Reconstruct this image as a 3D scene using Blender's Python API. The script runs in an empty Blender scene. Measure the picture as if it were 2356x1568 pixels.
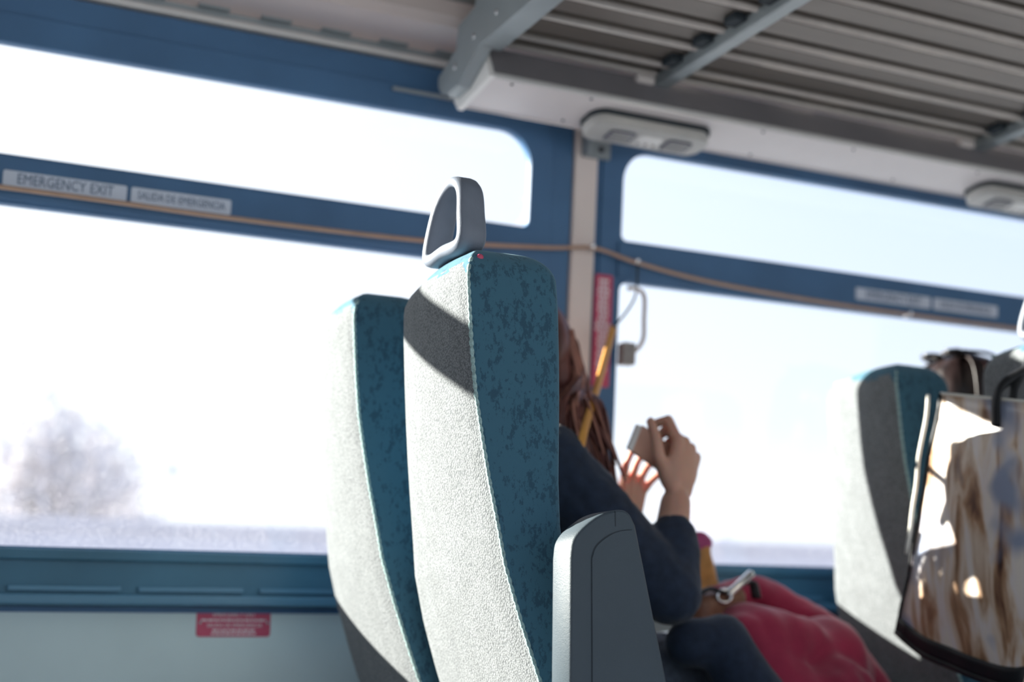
import bpy, bmesh, math, random
from mathutils import Vector, Matrix, noise
random.seed(4)
scn = bpy.context.scene
COL = scn.collection
# ---------------------------------------------------------------- camera, sky, sun, exposure
# X = towards the front of the bus, Y = from the aisle towards the window wall, Z = up (floor at 0), metres
FPX = 3272.0
PITCH, YAW = math.radians(11.656), math.radians(63.418)
CAM = Vector((0.0, 0.0, 0.62))
fw = Vector((math.cos(YAW)*math.cos(PITCH), math.sin(YAW)*math.cos(PITCH), math.sin(PITCH)))
rt = Vector((math.sin(YAW), -math.cos(YAW), 0.0))
up = rt.cross(fw)
cd = bpy.data.cameras.new('camera'); cam = bpy.data.objects.new('camera', cd); COL.objects.link(cam)
cam.matrix_world = Matrix(((rt.x, up.x, -fw.x, CAM.x), (rt.y, up.y, -fw.y, CAM.y), (rt.z, up.z, -fw.z, CAM.z), (0, 0, 0, 1)))
cd.sensor_width = 36.0; cd.lens = FPX/2356*36.0
cd.clip_start = 0.05; cd.clip_end = 500
cd.dof.use_dof = True; cd.dof.focus_distance = 1.98; cd.dof.aperture_fstop = 2.1
scn.camera = cam

SUN = Vector((-1.02, 1.0, 0.5)).normalized()          # towards the sun
sl = bpy.data.lights.new('sun', 'SUN'); sl.energy = 17.0; sl.angle = math.radians(0.6); sl.color = (1.0, 0.94, 0.83)
so = bpy.data.objects.new('sun', sl); COL.objects.link(so)
so.rotation_euler = (-SUN).to_track_quat('-Z', 'Y').to_euler(); so.location = SUN*30

w = bpy.data.worlds.new('sky'); scn.world = w; w.use_nodes = True
nt = w.node_tree; nt.nodes.clear()
def N(nt, t, **k):
    n = nt.nodes.new(t)
    for a, b in k.items(): setattr(n, a, b)
    return n
tc = N(nt, 'ShaderNodeTexCoord')
sep = N(nt, 'ShaderNodeSeparateXYZ'); nt.links.new(tc.outputs['Generated'], sep.inputs[0])
dot = N(nt, 'ShaderNodeVectorMath', operation='DOT_PRODUCT'); dot.inputs[1].default_value = SUN
nt.links.new(tc.outputs['Generated'], dot.inputs[0])
r1 = N(nt, 'ShaderNodeMapRange'); r1.inputs['From Min'].default_value = 0.0; r1.inputs['From Max'].default_value = 0.5
nt.links.new(sep.outputs['Z'], r1.inputs['Value'])
r2 = N(nt, 'ShaderNodeMapRange', interpolation_type='SMOOTHSTEP'); r2.inputs['From Min'].default_value = -0.15; r2.inputs['From Max'].default_value = 0.95
nt.links.new(dot.outputs['Value'], r2.inputs['Value'])
m1 = N(nt, 'ShaderNodeMix', data_type='RGBA'); m1.inputs['A'].default_value = (1.02, 1.05, 1.10, 1); m1.inputs['B'].default_value = (0.42, 0.64, 1.10, 1)
nt.links.new(r1.outputs[0], m1.inputs['Factor'])
m2 = N(nt, 'ShaderNodeMix', data_type='RGBA'); m2.inputs['B'].default_value = (1.22, 1.23, 1.24, 1)
nt.links.new(m1.outputs['Result'], m2.inputs['A']); nt.links.new(r2.outputs[0], m2.inputs['Factor'])
bg = N(nt, 'ShaderNodeBackground'); bg.inputs['Strength'].default_value = 0.84
nt.links.new(m2.outputs['Result'], bg.inputs['Color'])
wo = N(nt, 'ShaderNodeOutputWorld'); nt.links.new(bg.outputs[0], wo.inputs[0])

vs = scn.view_settings
scn.display_settings.display_device = 'sRGB'
vs.view_transform = 'Standard'; vs.look = 'None'; vs.gamma = 1.0; vs.use_curve_mapping = False
vs.exposure = 0.45

# ---------------------------------------------------------------- materials
MATS = {}
def mat(name, col, rough=0.6, metal=0.0, spec=0.4, var=0.0, vscale=40.0, bump=0.0, bscale=200.0, sss=0.0, sheen=0.0, stretch=(1, 1, 1), coat=0.0):
    m = bpy.data.materials.new(name); m.use_nodes = True
    t = m.node_tree; b = t.nodes['Principled BSDF']
    b.inputs['Base Color'].default_value = (*col, 1); b.inputs['Roughness'].default_value = rough
    b.inputs['Metallic'].default_value = metal; b.inputs['Specular IOR Level'].default_value = spec
    b.inputs['Coat Weight'].default_value = coat
    if sheen: b.inputs['Sheen Weight'].default_value = sheen
    if sss:
        b.inputs['Subsurface Weight'].default_value = sss
        b.inputs['Subsurface Radius'].default_value = (1.0, 0.25, 0.12); b.inputs['Subsurface Scale'].default_value = 0.016
    tcn = N(t, 'ShaderNodeTexCoord'); mp = N(t, 'ShaderNodeMapping'); mp.inputs['Scale'].default_value = stretch
    t.links.new(tcn.outputs['Object'], mp.inputs[0])
    if var:
        nz = N(t, 'ShaderNodeTexNoise'); nz.inputs['Scale'].default_value = vscale; nz.inputs['Detail'].default_value = 4
        t.links.new(mp.outputs[0], nz.inputs['Vector'])
        rp = N(t, 'ShaderNodeMapRange'); rp.inputs['From Min'].default_value = 0.3; rp.inputs['From Max'].default_value = 0.7
        t.links.new(nz.outputs['Fac'], rp.inputs['Value'])
        mx = N(t, 'ShaderNodeMix', data_type='RGBA')
        mx.inputs['A'].default_value = (*[c*(1-var) for c in col], 1); mx.inputs['B'].default_value = (*[min(1, c*(1+var)) for c in col], 1)
        t.links.new(rp.outputs[0], mx.inputs['Factor']); t.links.new(mx.outputs['Result'], b.inputs['Base Color'])
    if bump:
        n2 = N(t, 'ShaderNodeTexNoise'); n2.inputs['Scale'].default_value = bscale; n2.inputs['Detail'].default_value = 3
        t.links.new(mp.outputs[0], n2.inputs['Vector'])
        bp = N(t, 'ShaderNodeBump'); bp.inputs['Strength'].default_value = bump; bp.inputs['Distance'].default_value = 0.002
        t.links.new(n2.outputs['Fac'], bp.inputs['Height']); t.links.new(bp.outputs[0], b.inputs['Normal'])
    MATS[name] = m
    return m

mat('frame_glare_blue', (0.066, 0.165, 0.320), rough=0.45, var=0.12, vscale=6)  # dark frame with the lens glare's blue veil mixed into its colour
mat('sill_blue', (0.062, 0.185, 0.285), rough=0.40, var=0.12, vscale=6)
mat('vent_light', (0.12, 0.28, 0.42), rough=0.25)
mat('wall_paint', (0.66, 0.80, 0.82), rough=0.55, var=0.04, vscale=4)
mat('pillar_beige', (0.84, 0.74, 0.70), rough=0.5, var=0.03, vscale=8)
mat('cove_beige', (0.80, 0.68, 0.64), rough=0.5, var=0.04, vscale=6)
mat('trim_light', (0.74, 0.72, 0.70), rough=0.4, var=0.03, vscale=8)
mat('ceiling_grey', (0.42, 0.42, 0.40), rough=0.6, var=0.10, vscale=5)
mat('panel_white', (0.78, 0.72, 0.72), rough=0.45, var=0.03, vscale=10)
mat('endcap_white', (0.88, 0.86, 0.84), rough=0.45, var=0.02)
mat('fascia_grey', (0.21, 0.20, 0.215), rough=0.45, var=0.05, vscale=10)
mat('slat_alu', (0.17, 0.145, 0.13), rough=0.42, metal=0.25, var=0.10, vscale=30, stretch=(0.05, 1, 1))
mat('bead_alu', (0.66, 0.60, 0.56), rough=0.35, metal=0.25, var=0.05)
mat('bracket_grey', (0.34, 0.38, 0.40), rough=0.45, metal=0.2, var=0.06, vscale=15)
mat('rubber_dark', (0.03, 0.04, 0.05), rough=0.7, var=0.1)
mat('lamp_grey', (0.52, 0.51, 0.49), rough=0.45, var=0.03)
mat('lamp_vent', (0.14, 0.14, 0.18), rough=0.5, var=0.4, vscale=90)
mat('cord_ochre', (0.50, 0.33, 0.24), rough=0.6, var=0.08, vscale=30)
mat('strap_orange', (0.75, 0.36, 0.08), rough=0.6, var=0.06, vscale=30)
mat('metal_bright', (0.72, 0.72, 0.74), rough=0.25, metal=0.9, var=0.03)
mat('latch_white', (0.72, 0.66, 0.64), rough=0.4, var=0.03)
mat('latch_grey', (0.32, 0.30, 0.29), rough=0.5, var=0.15, vscale=60)
mat('sticker_white', (0.68, 0.74, 0.86), rough=0.6, var=0.04, vscale=20)
mat('sticker_ink', (0.10, 0.16, 0.27), rough=0.6, var=0.03)
mat('sign_red', (0.60, 0.09, 0.17), rough=0.5, var=0.06, vscale=20)
mat('sign_ink', (0.90, 0.86, 0.90), rough=0.5, var=0.03)
mat('plastic_handle', (0.19, 0.22, 0.275), rough=0.42, var=0.05, bump=0.25, bscale=700)
mat('plastic_arm', (0.065, 0.088, 0.108), rough=0.48, var=0.05, vscale=10, bump=0.35, bscale=800)
mat('plastic_groove', (0.03, 0.04, 0.05), rough=0.6, var=0.05)
mat('seat_shell', (0.05, 0.07, 0.10), rough=0.55, var=0.1)
mat('floor_grey', (0.30, 0.30, 0.31), rough=0.7, var=0.2, vscale=30)
mat('skin', (0.62, 0.36, 0.27), rough=0.5, var=0.06, vscale=20, sss=0.6)
mat('navy_cloth', (0.018, 0.030, 0.058), rough=0.85, var=0.2, vscale=60, bump=0.4, bscale=400, sheen=0.15)
mat('grey_jeans', (0.11, 0.13, 0.17), rough=0.85, var=0.2, vscale=80, bump=0.4, bscale=500)
mat('red_cloth', (0.36, 0.018, 0.065), rough=0.75, var=0.18, vscale=14, bump=0.35, bscale=300, sheen=0.3)
mat('hair_auburn', (0.15, 0.055, 0.045), rough=0.42, var=0.6, vscale=60, stretch=(1, 1, 0.06))
mat('hair_light', (0.42, 0.19, 0.14), rough=0.42, var=0.4, vscale=60, stretch=(1, 1, 0.06))
mat('hair_dark', (0.018, 0.010, 0.010), rough=0.38, var=0.5, vscale=60, stretch=(1, 1, 0.1))
mat('black_gloss', (0.012, 0.012, 0.015), rough=0.15, spec=0.6, var=0.05)
mat('card_tan', (0.74, 0.43, 0.32), rough=0.35, var=0.06, vscale=30)
mat('leather_brown', (0.22, 0.10, 0.06), rough=0.5, var=0.2, vscale=40, bump=0.2)
mat('pouch_tan', (0.52, 0.24, 0.06), rough=0.45, var=0.3, vscale=25)
mat('pouch_pink', (0.42, 0.06, 0.20), rough=0.45, var=0.2, vscale=40)
mat('bag_black', (0.012, 0.013, 0.016), rough=0.5, var=0.1)
mat('bag_gusset', (0.75, 0.74, 0.68), rough=0.5, var=0.05)
mat('ground_pale', (0.50, 0.49, 0.49), rough=0.9, var=0.1, vscale=0.3)
mat('far_wall_hazy', (0.56, 0.54, 0.61), rough=0.9, var=0.06, vscale=0.8)  # outdoor haze is put into the base colours of the far materials
mat('far_bark_hazy', (0.52, 0.49, 0.53), rough=0.9, var=0.1, vscale=3)
mat('far_leaf_hazy', (0.58, 0.56, 0.58), rough=0.9, var=0.12, vscale=3)  # leaves lightened by haze mixed into the colour
mat('far_leaf_hazier', (0.66, 0.66, 0.72), rough=0.9, var=0.08, vscale=3)  # paler leaves, haze put into the colour
mat('far_pole', (0.45, 0.50, 0.50), rough=0.7, var=0.05)

def knit_mat(name, col, dark):
    m = bpy.data.materials.new(name); m.use_nodes = True; t = m.node_tree; b = t.nodes['Principled BSDF']
    b.inputs['Roughness'].default_value = 0.9; b.inputs['Specular IOR Level'].default_value = 0.15; b.inputs['Sheen Weight'].default_value = 0.15
    c = N(t, 'ShaderNodeTexCoord')
    v = N(t, 'ShaderNodeTexVoronoi'); v.inputs['Scale'].default_value = 330; t.links.new(c.outputs['Object'], v.inputs['Vector'])
    nz = N(t, 'ShaderNodeTexNoise'); nz.inputs['Scale'].default_value = 25; nz.inputs['Detail'].default_value = 3; t.links.new(c.outputs['Object'], nz.inputs['Vector'])
    mr = N(t, 'ShaderNodeMapRange'); mr.inputs['From Min'].default_value = 0.15; mr.inputs['From Max'].default_value = 0.75
    t.links.new(v.outputs['Distance'], mr.inputs['Value'])
    mx = N(t, 'ShaderNodeMix', data_type='RGBA'); mx.inputs['A'].default_value = (*col, 1); mx.inputs['B'].default_value = (*dark, 1)
    t.links.new(mr.outputs[0], mx.inputs['Factor'])
    m2 = N(t, 'ShaderNodeMix', data_type='RGBA', blend_type='MULTIPLY'); m2.inputs['Factor'].default_value = 0.35
    t.links.new(mx.outputs['Result'], m2.inputs['A']); t.links.new(nz.outputs['Fac'], m2.inputs['B']); t.links.new(m2.outputs['Result'], b.inputs['Base Color'])
    iv = N(t, 'ShaderNodeMath', operation='SUBTRACT'); iv.inputs[0].default_value = 1.0; t.links.new(v.outputs['Distance'], iv.inputs[1])
    bp = N(t, 'ShaderNodeBump'); bp.inputs['Strength'].default_value = 0.55; bp.inputs['Distance'].default_value = 0.002
    t.links.new(iv.outputs[0], bp.inputs['Height']); t.links.new(bp.outputs[0], b.inputs['Normal'])
    MATS[name] = m
knit_mat('knit_grey', (0.325, 0.350, 0.365), (0.15, 0.165, 0.18))

def fleck_mat(name, col, dark):
    m = bpy.data.materials.new(name); m.use_nodes = True; t = m.node_tree; b = t.nodes['Principled BSDF']
    b.inputs['Roughness'].default_value = 0.9; b.inputs['Specular IOR Level'].default_value = 0.2
    b.inputs['Sheen Weight'].default_value = 0.35; b.inputs['Sheen Tint'].default_value = (0.6, 0.85, 0.95, 1)
    c = N(t, 'ShaderNodeTexCoord'); mp = N(t, 'ShaderNodeMapping'); mp.inputs['Scale'].default_value = (1, 1, 0.6); mp.inputs['Rotation'].default_value = (0, 0.35, 0)
    t.links.new(c.outputs['Object'], mp.inputs[0])
    n1 = N(t, 'ShaderNodeTexNoise'); n1.inputs['Scale'].default_value = 150; n1.inputs['Detail'].default_value = 4; n1.inputs['Roughness'].default_value = 0.7; t.links.new(mp.outputs[0], n1.inputs['Vector'])
    n2 = N(t, 'ShaderNodeTexNoise'); n2.inputs['Scale'].default_value = 46; n2.inputs['Detail'].default_value = 2; t.links.new(mp.outputs[0], n2.inputs['Vector'])
    ad = N(t, 'ShaderNodeMath', operation='MULTIPLY_ADD'); t.links.new(n2.outputs['Fac'], ad.inputs[0]); ad.inputs[1].default_value = 0.4; t.links.new(n1.outputs['Fac'], ad.inputs[2])
    mr = N(t, 'ShaderNodeMapRange'); mr.inputs['From Min'].default_value = 0.735; mr.inputs['From Max'].default_value = 0.80; t.links.new(ad.outputs[0], mr.inputs['Value'])
    mx = N(t, 'ShaderNodeMix', data_type='RGBA'); mx.inputs['A'].default_value = (*col, 1); mx.inputs['B'].default_value = (*dark, 1)
    t.links.new(mr.outputs[0], mx.inputs['Factor']); t.links.new(mx.outputs['Result'], b.inputs['Base Color'])
    n3 = N(t, 'ShaderNodeTexNoise'); n3.inputs['Scale'].default_value = 900; t.links.new(c.outputs['Object'], n3.inputs['Vector'])
    bp = N(t, 'ShaderNodeBump'); bp.inputs['Strength'].default_value = 0.4; bp.inputs['Distance'].default_value = 0.001
    t.links.new(n3.outputs['Fac'], bp.inputs['Height']); t.links.new(bp.outputs[0], b.inputs['Normal'])
    MATS[name] = m
fleck_mat('teal_fleck', (0.058, 0.155, 0.225), (0.036, 0.095, 0.145))
mat('piping_teal', (0.34, 0.50, 0.50), rough=0.8, var=0.35, vscale=250, bump=0.5, bscale=500)

def glass_mat():
    m = bpy.data.materials.new('glass'); m.use_nodes = True; t = m.node_tree; t.nodes.clear()
    o = N(t, 'ShaderNodeOutputMaterial'); tr = N(t, 'ShaderNodeBsdfTransparent'); tr.inputs[0].default_value = (0.965, 0.98, 0.985, 1)
    gl = N(t, 'ShaderNodeBsdfGlossy'); gl.inputs['Roughness'].default_value = 0.02
    mx = N(t, 'ShaderNodeMixShader'); mx.inputs[0].default_value = 0.03
    t.links.new(tr.outputs[0], mx.inputs[1]); t.links.new(gl.outputs[0], mx.inputs[2])
    df = N(t, 'ShaderNodeBsdfTranslucent'); df.inputs[0].default_value = (0.9, 0.9, 0.95, 1)
    c = N(t, 'ShaderNodeTexCoord'); nz = N(t, 'ShaderNodeTexNoise'); nz.inputs['Scale'].default_value = 190; nz.inputs['Detail'].default_value = 5
    t.links.new(c.outputs['Object'], nz.inputs['Vector'])
    mr = N(t, 'ShaderNodeMapRange'); mr.inputs['From Min'].default_value = 0.50; mr.inputs['From Max'].default_value = 0.75; mr.inputs['To Min'].default_value = 0.02; mr.inputs['To Max'].default_value = 0.07
    t.links.new(nz.outputs['Fac'], mr.inputs['Value'])
    sp = N(t, 'ShaderNodeSeparateXYZ'); t.links.new(c.outputs['Object'], sp.inputs[0])
    hz = N(t, 'ShaderNodeMapRange'); hz.inputs['From Min'].default_value = 0.78; hz.inputs['From Max'].default_value = 1.10; hz.inputs['To Min'].default_value = 1.0; hz.inputs['To Max'].default_value = 0.05
    t.links.new(sp.outputs['Z'], hz.inputs['Value'])
    ml = N(t, 'ShaderNodeMath', operation='MULTIPLY'); t.links.new(mr.outputs[0], ml.inputs[0]); t.links.new(hz.outputs[0], ml.inputs[1])
    m2 = N(t, 'ShaderNodeMixShader'); t.links.new(ml.outputs[0], m2.inputs[0]); t.links.new(mx.outputs[0], m2.inputs[1]); t.links.new(df.outputs[0], m2.inputs[2])
    t.links.new(m2.outputs[0], o.inputs[0]); MATS['glass'] = m
glass_mat()

def print_mat():
    # glossy tote bag print: loose streaks of cream, brown, rose and slate
    m = bpy.data.materials.new('bag_print'); m.use_nodes = True; t = m.node_tree; b = t.nodes['Principled BSDF']
    b.inputs['Roughness'].default_value = 0.28; b.inputs['Coat Weight'].default_value = 0.2
    c = N(t, 'ShaderNodeTexCoord'); mp = N(t, 'ShaderNodeMapping'); mp.inputs['Scale'].default_value = (1.0, 1.0, 0.22); mp.inputs['Rotation'].default_value = (0, 0.45, 0)
    t.links.new(c.outputs['Object'], mp.inputs[0])
    n1 = N(t, 'ShaderNodeTexNoise'); n1.inputs['Scale'].default_value = 26; n1.inputs['Detail'].default_value = 6; n1.inputs['Distortion'].default_value = 0.6; t.links.new(mp.outputs[0], n1.inputs['Vector'])
    rp = N(t, 'ShaderNodeValToRGB'); cr = rp.color_ramp
    cr.elements[0].position = 0.26; cr.elements[0].color = (0.05, 0.03, 0.03, 1)
    cr.elements[1].position = 0.66; cr.elements[1].color = (0.80, 0.72, 0.64, 1)
    for p, q in ((0.34, (0.20, 0.10, 0.06, 1)), (0.41, (0.45, 0.27, 0.16, 1)), (0.49, (0.72, 0.58, 0.46, 1)), (0.57, (0.78, 0.70, 0.68, 1))):
        e = cr.elements.new(p); e.color = q
    t.links.new(n1.outputs['Fac'], rp.inputs[0])
    n2 = N(t, 'ShaderNodeTexNoise'); n2.inputs['Scale'].default_value = 7; n2.inputs['Detail'].default_value = 2; t.links.new(c.outputs['Object'], n2.inputs['Vector'])
    r2 = N(t, 'ShaderNodeMapRange'); r2.inputs['From Min'].default_value = 0.56; r2.inputs['From Max'].default_value = 0.66; t.links.new(n2.outputs['Fac'], r2.inputs['Value'])
    mx = N(t, 'ShaderNodeMix', data_type='RGBA'); mx.inputs['B'].default_value = (0.30, 0.34, 0.46, 1)
    t.links.new(r2.outputs[0], mx.inputs['Factor']); t.links.new(rp.outputs[0], mx.inputs['A']); t.links.new(mx.outputs['Result'], b.inputs['Base Color'])
    MATS['bag_print'] = m
print_mat()

# ---------------------------------------------------------------- builders
def finish(o, matname, parent=None, smooth=False, label=None):
    COL.objects.link(o)
    if matname: o.data.materials.append(MATS[matname])
    if smooth:
        for p in o.data.polygons: p.use_smooth = True
    if parent is not None:
        o.parent = parent
        if parent.type == 'EMPTY': o.matrix_parent_inverse = Matrix.Translation(-parent.location)
    if label: o['label'] = label
    return o
def obj(name, verts, faces, matname, parent=None, smooth=False, label=None):
    me = bpy.data.meshes.new(name); me.from_pydata([tuple(v) for v in verts], [], faces); me.update()
    bm = bmesh.new(); bm.from_mesh(me); bmesh.ops.recalc_face_normals(bm, faces=bm.faces); bm.to_mesh(me); bm.free()
    return finish(bpy.data.objects.new(name, me), matname, parent, smooth, label)
def tag(o, label, cat=None, group=None, kind=None):
    o['label'] = label
    if cat: o['category'] = cat
    if group: o['group'] = group
    if kind: o['kind'] = kind
    return o
def thing(name, loc, label, cat, group=None):
    o = bpy.data.objects.new(name, None); o.location = loc; o.empty_display_size = 0.05; COL.objects.link(o)
    return tag(o, label, cat, group)
ID = lambda u, v, w: Vector((u, v, w))
def box(name, lo, hi, matname, parent=None, bevel=0.0, mapf=ID, label=None, smooth=False):
    bm = bmesh.new(); bmesh.ops.create_cube(bm, size=1)
    for v in bm.verts: v.co = Vector([(lo[i]+hi[i])/2 + v.co[i]*(hi[i]-lo[i]) for i in range(3)])
    if bevel: bmesh.ops.bevel(bm, geom=bm.edges[:], offset=bevel, segments=2, profile=0.5, affect='EDGES')
    for v in bm.verts: v.co = mapf(*v.co)
    bmesh.ops.recalc_face_normals(bm, faces=bm.faces)
    me = bpy.data.meshes.new(name); bm.to_mesh(me); bm.free()
    return finish(bpy.data.objects.new(name, me), matname, parent, smooth, label)
def rrect(x0, y0, x1, y1, r, n=8):
    if not isinstance(r, (list, tuple)): r = [r]*4
    out = []
    for (cx, cy, a0, rr) in ((x1, y1, 0, r[0]), (x0, y1, 90, r[1]), (x0, y0, 180, r[2]), (x1, y0, 270, r[3])):
        sx = -1 if cx == x1 else 1; sy = -1 if cy == y1 else 1
        for i in range(n+1):
            a = math.radians(a0 + 90*i/n); out.append((cx+sx*rr+rr*math.cos(a), cy+sy*rr+rr*math.sin(a)))
    return out
def curve_mesh(cu):
    o = bpy.data.objects.new('tmp', cu); COL.objects.link(o)
    dg = bpy.context.evaluated_depsgraph_get(); dg.update()
    me = bpy.data.meshes.new_from_object(o.evaluated_get(dg)); bpy.data.objects.remove(o); bpy.data.curves.remove(cu)
    return me
def plate(name, outer, holes, t0, t1, matname, parent=None, mapf=ID, bevel=0.0, label=None):
    cu = bpy.data.curves.new(name, 'CURVE'); cu.dimensions = '2D'; cu.fill_mode = 'BOTH'
    cu.extrude = max((t1-t0)/2-bevel, 1e-5); cu.bevel_depth = bevel; cu.bevel_resolution = 1; cu.offset = -bevel
    for lp in [outer]+list(holes):
        s = cu.splines.new('POLY'); s.points.add(len(lp)-1)
        for p, q in zip(s.points, lp): p.co = (q[0], q[1], 0, 1)
        s.use_cyclic_u = True
    me = curve_mesh(cu); me.name = name; me.materials.clear()
    mid = (t0+t1)/2
    for v in me.vertices: v.co = mapf(v.co.x, v.co.y, v.co.z+mid)
    bm = bmesh.new(); bm.from_mesh(me); bmesh.ops.remove_doubles(bm, verts=bm.verts, dist=1e-6); bmesh.ops.recalc_face_normals(bm, faces=bm.faces); bm.to_mesh(me); bm.free()
    return finish(bpy.data.objects.new(name, me), matname, parent, False, label)
def text(name, s, size, x, y, t0, matname, parent, mapf, width=None):
    cu = bpy.data.curves.new(name, 'FONT'); cu.body = s; cu.size = size; cu.extrude = 0.0004; cu.align_x = 'CENTER'; cu.align_y = 'CENTER'; cu.resolution_u = 2
    me = curve_mesh(cu); me.materials.clear(); me.name = name
    k = 1.0
    if width:
        xs = [v.co.x for v in me.vertices]; k = width/(max(xs)-min(xs))
    for v in me.vertices: v.co = mapf(x+v.co.x*k, y+v.co.y, t0+v.co.z)
    return finish(bpy.data.objects.new(name, me), matname, parent)
def catmull(pts, n=8, closed=False):
    pts = [Vector(p) for p in pts]; out = []; L = len(pts)
    rng = range(L) if closed else range(L-1)
    for i in rng:
        p1, p2 = pts[i], pts[(i+1) % L]
        p0 = pts[(i-1) % L] if closed or i > 0 else p1*2-p2
        p3 = pts[(i+2) % L] if closed or i+2 < L else p2*2-p1
        for j in range(n):
            t = j/n
            out.append(0.5*((2*p1)+(p2-p0)*t+(2*p0-5*p1+4*p2-p3)*t*t+(3*p1-p0-3*p2+p3)*t**3))
    if not closed: out.append(pts[-1].copy())
    return out
def tube_geo(path, r, ns=8, closed=False, flat=None):
    """verts/faces of a tube; r a number or list; flat=(axis vector, factor) squashes the section along the axis"""
    path = [Vector(p) for p in path]; n = len(path)
    rs = r if isinstance(r, (list, tuple)) else [r]*n
    V = []; F = []; nrm = None
    for i, p in enumerate(path):
        a = path[(i-1) % n] if closed or i > 0 else path[i]; b = path[(i+1) % n] if closed or i < n-1 else path[i]
        t = (b-a).normalized()
        if nrm is None: nrm = t.orthogonal().normalized()
        nrm = (nrm-t*nrm.dot(t)).normalized(); bi = t.cross(nrm)
        for k in range(ns):
            an = 2*math.pi*k/ns; o = (nrm*math.cos(an)+bi*math.sin(an))*rs[i]
            if flat: o = o+flat[0]*(o.dot(flat[0])*(flat[1]-1))
            V.append(p+o)
    m = n if closed else n-1
    for i in range(m):
        j = (i+1) % n
        for k in range(ns):
            l = (k+1) % ns; F.append((i*ns+k, i*ns+l, j*ns+l, j*ns+k))
    if not closed:
        F.append(tuple(range(ns-1, -1, -1))); F.append(tuple((n-1)*ns+k for k in range(ns)))
    return V, F
def tube(name, path, r, matname, parent=None, ns=8, closed=False, flat=None, label=None):
    V, F = tube_geo(path, r, ns, closed, flat)
    return obj(name, V, F, matname, parent, True, label)
def join_geo(lst):
    V = []; F = []
    for v, f in lst:
        b = len(V); V += v; F += [tuple(i+b for i in q) for q in f]
    return V, F
def ell_geo(c, r, rot=None, nu=20, nv=12):
    V = []; F = []; c = Vector(c)
    for j in range(nv+1):
        ph = math.pi*j/nv
        for i in range(nu):
            th = 2*math.pi*i/nu
            v = Vector((r[0]*math.sin(ph)*math.cos(th), r[1]*math.sin(ph)*math.sin(th), r[2]*math.cos(ph)))
            V.append(c+(rot @ v if rot else v))
    for j in range(nv):
        for i in range(nu):
            k = (i+1) % nu; F.append((j*nu+i, (j+1)*nu+i, (j+1)*nu+k, j*nu+k))
    return V, F
def blob(name, pieces, voxel, matname, parent=None, smooth=4, label=None, disp=None):
    """one continuous surface grown round overlapping capsules ('c', p0, r0, p1, r1) and ellipsoids ('e', centre, radii, rotation)"""
    bm = bmesh.new()
    def addgeo(V, F):
        vs_ = [bm.verts.new(v) for v in V]
        for f in F:
            try: bm.faces.new([vs_[i] for i in f])
            except ValueError: pass
    for p in pieces:
        if p[0] == 'c':
            a, b = Vector(p[1]), Vector(p[3]); r0, r1 = p[2], p[4]
            t = (b-a); L = t.length; t = t.normalized() if L > 1e-6 else Vector((0, 0, 1))
            path = []; rr = []
            for k in range(4):
                q = math.radians(80-80*k/4); path.append(a-t*r0*math.sin(q)); rr.append(r0*math.cos(q))
            for k in range(5):
                path.append(a+t*L*k/4); rr.append(r0+(r1-r0)*k/4)
            for k in range(1, 5):
                q = math.radians(80*k/4); path.append(b+t*r1*math.sin(q)); rr.append(r1*math.cos(q))
            addgeo(*tube_geo(path, rr, 12))
        else:
            addgeo(*ell_geo(p[1], p[2], p[3] if len(p) > 3 else None))
    bmesh.ops.remove_doubles(bm, verts=bm.verts, dist=1e-6)
    bmesh.ops.recalc_face_normals(bm, faces=bm.faces)
    me = bpy.data.meshes.new(name); bm.to_mesh(me); bm.free()
    o = bpy.data.objects.new('tmp', me); COL.objects.link(o)
    md = o.modifiers.new('r', 'REMESH'); md.mode = 'VOXEL'; md.voxel_size = voxel
    if smooth:
        ms = o.modifiers.new('s', 'SMOOTH'); ms.factor = 0.5; ms.iterations = smooth
    dg = bpy.context.evaluated_depsgraph_get(); dg.update()
    me2 = bpy.data.meshes.new_from_object(o.evaluated_get(dg)); bpy.data.objects.remove(o)
    if disp:
        me2.update(); nn = [v.normal.copy() for v in me2.vertices]
        for v, q in zip(me2.vertices, nn): v.co = v.co+q*disp(v.co)
    me2.name = name
    return finish(bpy.data.objects.new(name, me2), matname, parent, True, label)

# ---------------------------------------------------------------- the bus body
KT = math.tan(math.radians(6))
def W(x, z, d=0.0):                      # a point on the window wall, which leans in by 6 degrees; d = proud of the wall
    return Vector((x, 2.72-(z-0.78)*KT-d, z))
def struct(o, label): return tag(o, label, kind='structure')
XR, XF = -3.2, 5.2                       # rear and front of the built length
WIN = [(-2.85, -0.99), (-0.75, 1.352), (1.585, 3.685), (3.92, 5.1)]
ZB, ZD0, ZD1, ZT = 0.772, 1.388, 1.479, 1.685

struct(box('floor', (XR, -0.7, -0.05), (XF, 2.85, 0.0), 'floor_grey'), 'grey speckled bus floor')
wl = struct(plate('wall_left', [(XR, 0.66), (XF, 0.66), (XF, 1.86), (XR, 1.86)], [rrect(a-0.03, ZB-0.03, b+0.03, ZT+0.03, 0.08) for a, b in WIN], -0.05, 0.0, 'frame_glare_blue', mapf=W), 'window wall of the bus with dark uprights coloured with blue glare')
box('lower_panel', (XR, 2.735, 0.0), (XF, 2.785, 0.70), 'wall_paint', wl)
struct(box('unseen_wall_right', (XR, -0.75, 0.0), (XF, -0.70, 0.72), 'wall_paint'), 'unseen lower side panel of the bus, height set for fill light')  # unseen side wall; the gap above it is sized for fill light
box('unseen_roof_edge', (XR, -0.72, 1.72), (XF, -0.62, 2.0), 'cove_beige', bpy.data.objects['unseen_wall_right'])  # unseen; its lower edge is set by how much sky light enters

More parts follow.
